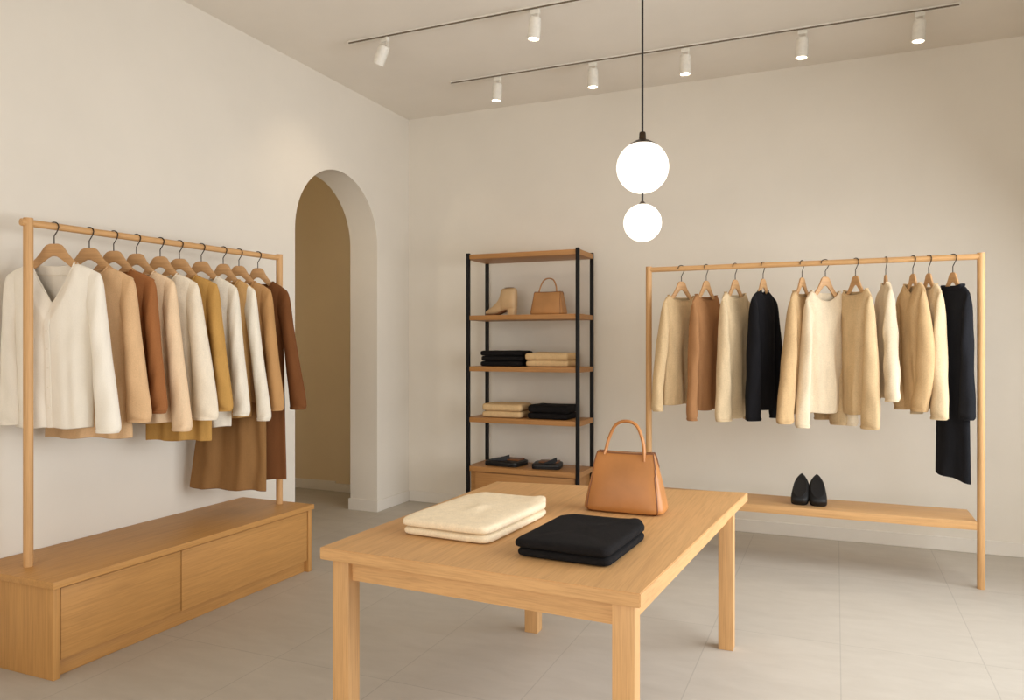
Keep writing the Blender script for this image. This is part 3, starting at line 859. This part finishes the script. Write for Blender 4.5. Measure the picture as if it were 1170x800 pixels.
# ------------------------------------------------------------------ pointed black flats
def flat_shoe(label, x, y, z, yaw, sd):
    t = thing('pointed_flat', label, 'shoe', (x, y, z), yaw, 'black pointed flats')
    tilt = R(47)
    L, W = .262, .046
    Rm = Matrix.Rotation(tilt, 4, 'X')
    st = [(0.0, .026), (.03, .048), (.10, .056), (.22, .059), (.4, .058), (.6, .052), (.75, .041), (.88, .025), (.96, .011), (1.0, .003)]
    hs_ = [.050, .056, .058, .054, .044, .040, .034, .026, .018, .010]
    c = catmull([(a, b, h) for (a, b), h in zip(st, hs_)], 44)
    bm = bmesh.new(); loops = []
    for v in c:
        yy = v.x*L; w = max(v.y, .003); h = max(v.z, .006)
        ring = []
        for i in range(24):
            f = 2*PI*i/24
            ring.append(Rm @ Vector((w*sgnpow(math.cos(f), .85)+sd*.006*math.sin(PI*v.x), yy, h*.5+h*.5*sgnpow(math.sin(f), .8))))
        loops.append(ring)
    lo = min(q.z for r in loops for q in r)
    for r in loops:
        for q in r: q.z -= lo
    rings(bm, loops, True, True); o = link('upper', bm, shoe_l, t, True, 60)
    sub = Vector((0, 0, -lo))
    bm = bmesh.new()
    rings(bm, [[Rm @ Vector((sd*.006*math.sin(PI*v.x)+a*(max(v.y, .003)+.0015), v.x*L, b)) + sub for a, b in ((-1, -.001), (1, -.001), (1, .006), (-1, .006))] for v in c], True, True)
    s = link('sole', bm, black_m, t)
    # foot opening with dark lining and rim
    bm = bmesh.new(); bm2 = bmesh.new(); rim = []
    for i in range(33):
        f = 2*PI*i/32
        yy = .115+.085*math.sin(f); xx = .042*math.cos(f)*(1-.12*math.sin(f))
        hh = .0575-.10*max(0, yy-.06)*1.0
        rim.append(Rm @ Vector((xx+sd*.004, yy, hh+.0015))+sub)
    add_tube(bm, rim, .0022, 6, False); link('rim', bm, black_l, t)
    rings(bm2, [rim[:-1], [p_*1.0+(Rm @ Vector((0, 0, -.004))) for p_ in rim[:-1]]]); bm2.faces.new([v for v in bm2.verts][:32])
    link('insole', bm2, black_l, t, False)
flat_shoe('black pointed flat, the one nearer the shelving unit, on the bench', -.240, 5.70, .432, R(-4), 1)
flat_shoe('black pointed flat, the one nearer the black dress, on the bench', -.112, 5.70, .432, R(5), -1)

# ------------------------------------------------------------------ pendant light
def pendant():
    x, y = -.763, 3.2
    t = thing('pendant_light', 'two-globe opal pendant light on a black cord above the table', 'pendant lamp', (x, y, ZC))
    g1, r1, g2, r2 = 2.318-ZC, .111, 2.080-ZC, .081
    tube('cord', [(0, 0, 0), (0, 0, -.5), (0, 0, g1+r1+.035)], .0045, cord_m, t, 10)
    lathe('canopy', [(.0, 0), (.055, 0), (.055, -.018), (.012, -.026), (0, -.026)], brass_m, t)
    def globe(z, r):
        n = 40; prof = [(r*math.sin(PI*i/n), z-r*math.cos(PI*i/n)) for i in range(n+1)]
        return lathe('globe', prof, globe_m, t, 48)
    globe(g1, r1); globe(g2, r2)
    z = g1+r1
    lathe('globe_cap', [(0, z+.040), (.012, z+.040), (.014, z+.034), (.015, z+.008), (.030, z+.003), (.056, z-.012), (.056, z-.016), (.0, z-.014)], brass_m, t)
    tube('connecting_rod', [(0, 0, g1-r1), (0, 0, (g1-r1+g2+r2)/2), (0, 0, g2+r2)], .0045, cord_m, t, 10)
    z = g2+r2
    lathe('globe_cap', [(0, z+.014), (.006, z+.012), (.016, z), (.018, z-.003), (0, z-.003)], brass_m, t)
pendant()

# ------------------------------------------------------------------ track lighting
def track(x0, x1, y, label):
    t = thing('lighting_track', label, 'lighting track', ((x0+x1)/2, y, ZC), 0, 'ceiling lighting tracks')
    h = (x1-x0)/2
    box('rail', -h, h, -.017, .017, -.020, 0, white_m, t, .002)
    box('slot', -h+.01, h-.01, -.0182, -.012, -.0215, -.012, slot_m, t, .0005)
track(-3.05, .76, 5.78, 'longer white ceiling track carrying five spotlights near the back wall')
track(-3.352, .4, 4.72, 'white ceiling track carrying the tilted spotlight by the arch wall')
def spot(x, y, label, tilt=0., yaw=0., toward=(0, 0)):
    t = thing('track_spotlight', label, 'spotlight', (x, y, ZC-.022), yaw, 'white track spotlights')
    box('adapter', -.032, .032, -.014, .014, -.03, .0, white_m, t, .002)
    Rm = Matrix.Rotation(tilt, 4, 'Y')
    piv = Vector((0, 0, -.055))
    bm = bmesh.new()
    for s in (-1, 1): add_box(bm, s*.024-.004, s*.024+.004, -.003, .003, -.095, -.025)
    link('bracket', bm, white_m, t)
    bm = bmesh.new(); prof = [(0, -.0), (.034, -.0), (.039, -.004), (.0415, -.03), (.0425, -.135), (.0425, -.142), (.038, -.142), (.036, -.135), (0, -.135)]
    add_lathe(bm, prof, 28)
    for v in bm.verts: v.co = piv+Rm @ v.co
    hs_ = link('lamp_housing', bm, white_m, t)
    bm = bmesh.new(); add_lathe(bm, [(0, -.1345), (.0355, -.1345), (.0355, -.1365), (0, -.1385)], 28)
    for v in bm.verts: v.co = piv+Rm @ v.co
    link('lamp_face', bm, lampface_m, hs_)
    li = bpy.data.lights.new('track_spot_lamp', 'SPOT'); li.energy = 11; li.spot_size = R(95); li.spot_blend = 1; li.shadow_soft_size = .05
    li.color = (1, .84, .64)
    lo = bpy.data.objects.new('track_spot_lamp', li); COL.objects.link(lo)
    d = Vector((0, 0, -1)); 
    M = Matrix.Rotation(yaw, 4, 'Z') @ Rm
    src = Vector((x, y, ZC-.022)) + Matrix.Rotation(yaw, 4, 'Z') @ (piv+Rm @ Vector((0, 0, -.16)))
    lo.location = src
    dv = (M @ d).normalized()
    lo.rotation_euler = dv.to_track_quat('-Z', 'Y').to_euler()
spot(-2.608, 5.78, 'white spotlight above the shelving unit, at the arch end of the longer track', R(5))
spot(-1.778, 5.78, 'second white spotlight from the arch end of the longer track')
spot(-1.05, 5.78, 'third white spotlight of the longer track, just beyond the pendant cord')
spot(-.22, 5.78, 'fourth white spotlight from the arch end of the longer track', R(3))
spot(.52, 5.78, 'white spotlight at the window end of the longer track', R(4))
spot(-3.033, 4.72, 'white spotlight tilted toward the wall, at the end of the shorter track', R(32), R(-15))
spot(-1.854, 4.72, 'upright white spotlight on the track with the tilted one', R(5))

# ------------------------------------------------------------------ light
def area(name, loc, rot, sx_, sy2, e, c):
    li = bpy.data.lights.new(name, 'AREA'); li.shape = 'RECTANGLE'; li.size = sx_; li.size_y = sy2; li.energy = e; li.color = c
    o = bpy.data.objects.new(name, li); COL.objects.link(o); o.location = loc; o.rotation_euler = rot
    return o
area('daylight_side_window', (XR+.3, 3.6, 1.45), (0, R(56), 0), 2.4, 3.8, 205, (.93, .97, 1))
area('front_fill', (-.6, YF-.3, 1.7), (R(90), 0, R(-20)), 4.3, 3.0, 138, (1, .92, .80))  # added warm fill light behind the camera
for z, e in ((2.318, 14), (2.080, 8)):
    li = bpy.data.lights.new('globe_lamp', 'POINT'); li.energy = e; li.color = (1, .84, .64); li.shadow_soft_size = .1
    o = bpy.data.objects.new('globe_lamp', li); COL.objects.link(o); o.location = (-.763, 3.2, z)

li = bpy.data.lights.new('passage_fill', 'POINT'); li.energy = 15; li.color = (1, .86, .62); li.shadow_soft_size = .12  # unseen fill light added to brighten the passage walls
o = bpy.data.objects.new('passage_fill', li); COL.objects.link(o); o.location = (-5.0, 4.2, 2.9)

W = bpy.data.worlds.new('overcast'); S.world = W; W.use_nodes = True
bg = W.node_tree.nodes['Background']; bg.inputs[0].default_value = (.80, .88, 1, 1); bg.inputs[1].default_value = .9

# ------------------------------------------------------------------ camera
cd = bpy.data.cameras.new('camera'); cd.sensor_width = 36; cd.lens = 864/1170*36; cd.shift_y = -4/1170; cd.clip_start = .05
co = bpy.data.objects.new('camera', cd); COL.objects.link(co)
co.location = (0, 0, 1.55); co.rotation_euler = (R(90), 0, R(23.2))
S.camera = co
S.view_settings.view_transform = 'Standard'
S.view_settings.look = 'None'
S.view_settings.exposure = 0.0
